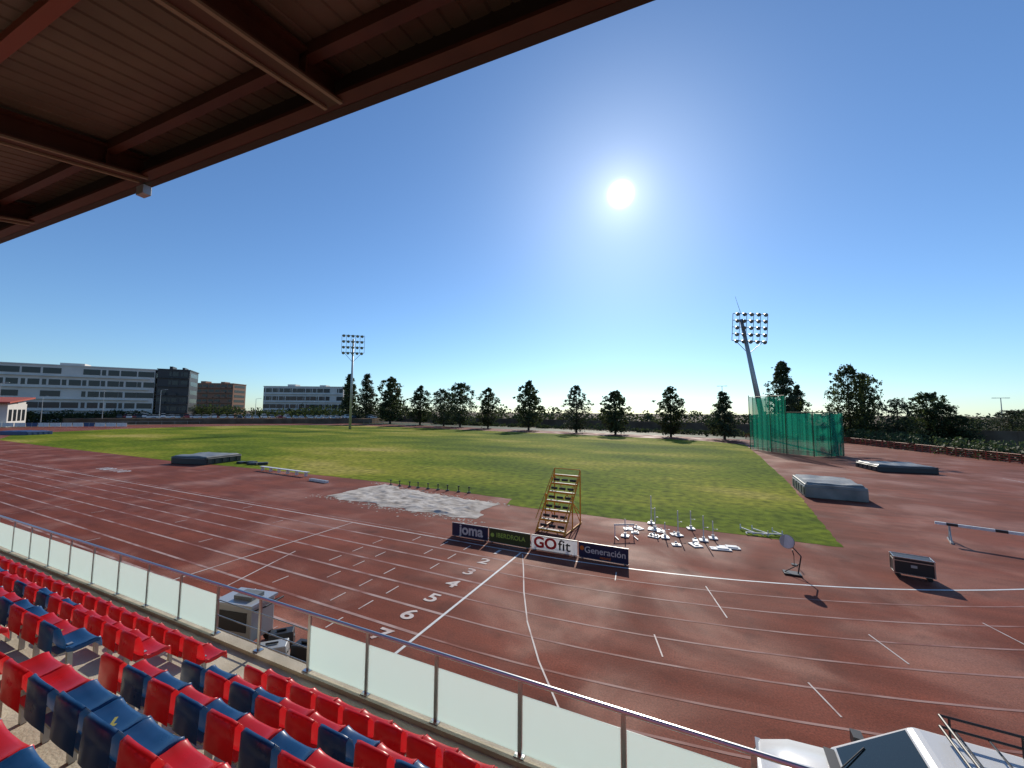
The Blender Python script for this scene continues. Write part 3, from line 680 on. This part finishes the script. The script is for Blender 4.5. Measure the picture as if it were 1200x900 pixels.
for z in(2.02,2.17):
    b.cyl((-.1,-.7,z),(-.1,.7,z),.018,'black',n=8); b.cyl((2.1,-.7,z),(2.1,.7,z),.018,'black',n=8)
for i in range(7): b.cyl((.05+i*.33,-.7,2.01),(.05+i*.33,.7,2.01),.014,'black',n=6)
b.cyl((-1.34,-.35,1.2),(-.98,-.05,1.47),.01,'black',n=5); b.cyl((-1.34,.35,1.2),(-.98,.6,1.47),.01,'black',n=5)
b.box((-1.38,0,1.195),(.14,1.5,.02),'black'); b.obj('roof_rack_and_trim',cr)
# ---------------------------------------------------------------- parked cars on a raised lot
def small_car(k):
    b=MB(); b.box((0,0,.6),(4.4,1.85,.7),k,top=(.97,.93,0,0)); b.box((.1,0,1.22),(2.7,1.7,.56),'carglass',top=(.72,.85,.05,0)); b.box((.13,0,1.53),(2.0,1.48,.08),k)
    for sx in(-1.35,1.35):
        for s in(-1,1): b.cyl((sx,s*.74,.34),(sx,s*.95,.34),.34,'rubber',n=10)
    return b.mesh('parked_car_'+k)
cms=[small_car(k) for k in('carp','cars','card','carp','carr','carp','carp')]
PZ=2.4
for rowi in range(2):
    for i in range(32):
        if random.random()<.1: continue
        t=i/31; x=-230+t*72-rowi*8; y=80+t*78+rowi*5
        o=bpy.data.objects.new('parked_car',random.choice(cms)); COL.objects.link(o); o.location=(x,y,PZ+rowi*.0); s=random.choice((1,1,1.1,1.35)); o.scale=(s,1,s); o.rotation_euler=(0,0,R(-20+random.uniform(-4,4))); b_=o.modifiers.new('b','BEVEL'); b_.width=.08; b_.segments=2
b=MB()
lot=[(-240,66),(-228,72),(-153,152),(-160,168),(-185,178),(-254,100)]
n=len(lot); b.add([(x,y,PZ-.01) for x,y in lot]+[(x,y,-.1) for x,y in lot],[tuple(range(n))]+[(i,(i+1)%n,n+(i+1)%n,n+i) for i in range(n)],'embank')
b.obj('parking_lot')
# ---------------------------------------------------------------- buildings
def building(name,P0,P1,h,depth,floors,wall,z0=0,band=.5,bays=12,roof='bwhite',strip_=False):
    a=Vector(P0);c=Vector(P1);d=c-a;L=d.length;ang=math.atan2(d.y,d.x)
    e=empty(name,(a.x,a.y,z0),ang)
    b=MB(); b.box((L/2,depth/2,h/2),(L,depth,h),wall); b.obj('walls',e)
    b=MB(); b.box((L/2,depth/2,h+.25),(L+.6,depth+.6,.5),roof); b.box((L*.3,depth/2,h+1.4),(L*.1,depth*.4,1.8),roof); b.box((L*.7,depth/2,h+1.2),(L*.08,depth*.4,1.4),roof); b.obj('parapet',e)
    b=MB(); fh=h/floors; rnd=random.Random(L)
    for f in range(floors):
        z=(f+.5)*fh
        for i in range(bays):
            w_=L/bays*(rnd.uniform(.85,1.0) if strip_ else rnd.uniform(.6,.95))
            if rnd.random()<.14: continue
            b.box((L*(i+.5)/bays,-.02,z+fh*.05),(w_,.1+.02*(i%2),fh*band),'glassd')
            if rnd.random()<.5: b.box((L*(i+.5)/bays-w_*.2,-.1,z+fh*.05),(w_*.12,.1,fh*band),wall)
        b.box((L/2,-.5,z-fh*.42),(L*.96,1.0,.25),wall)
        if not strip_ and f: 
            for i in range(bays):
                if rnd.random()<.6: b.box((L*(i+.5)/bays,-1.0,z-fh*.28),(L/bays*.7,.08,fh*.3),wall)
        b.box((-.02,depth/2,z),(.1,depth*.8,fh*band),'glassd'); b.box((L+.02,depth/2,z),(.1,depth*.8,fh*band),'glassd')
    b.obj('windows_and_balconies',e); return e
building('apartment_building',(-300,12),(-244,97),26,18,5,'bwhite',bays=16,band=.5,strip_=True)
building('dark_office_block',(-243.5,97.8),(-236,108),26.5,18,6,'bgrey',bays=3,roof='bgrey')
building('brick_apartment_building',(-362,162),(-329,180),27,16,7,'bbrown',bays=8,roof='bbrown')
building('white_office_building',(-305,189),(-250,217),25,18,4,'bwhite',bays=12,band=.5,strip_=True)
e=empty('clubhouse_building',(-226,34,0),R(60)); b=MB(); b.box((0,0,4),(34,14,8),'bwhite'); b.obj('walls',e)
b=MB(); b.box((0,-1,9.3),(37,19,.5),'rooftile',rx=R(6)); b.box((0,3,8.5),(34,6,1.0),'bwhite'); b.obj('canopy',e)
b=MB()
for i in range(9): b.box((-14+i*3.5,-7.05,4),(2.4,.1,4.4),'glassd')
for i in range(4): b.box((17.05,-5+i*3.2,4),(.1,2,4),'glassd')
b.obj('windows',e)
b=MB(); a=Vector((-212,42));c=Vector((-183,66))
for i in range(12):
    p=a.lerp(c,(i+.5)/12); b.box((p.x,p.y,.9),(2.9,.06,1.3),'white' if i%5!=3 else 'vinylb',math.atan2((c-a).y,(c-a).x)); b.cyl((p.x,p.y,0),(p.x,p.y,1.6),.05,'galv')
b.obj('perimeter_board_fence')
fence('perimeter_fence',[(-208,30),(-209,82),(-193,126),(-162,147),(-108,147)],1.3,'galv',4,(.98,),.04)
for x,y,h in((-215,44,15),(-228,74,14),(-215,88,15),(-232,58,11),(-196,118,12)):
    b=MB(); b.cyl((0,0,0),(0,0,h),.14,'galv',.08,8); b.cyl((0,0,h),(1.6,0,h+.3),.06,'galv',n=6); b.box((1.9,0,h+.3),(.9,.3,.14),'galv'); b.obj('street_lamp',loc=(x,y,0),rz=random.random()*3)
for x,y,h in((9,150,16),(-30,175,12),(70,140,11)):
    b=MB(); b.cyl((0,0,0),(0,0,h),.14,'galv',.08,8); b.cyl((-1.2,0,h),(1.2,0,h),.06,'galv',n=6); b.box((1.2,0,h),(.7,.3,.14),'galv'); b.box((-1.2,0,h),(.7,.3,.14),'galv'); b.obj('street_lamp',loc=(x,y,0))
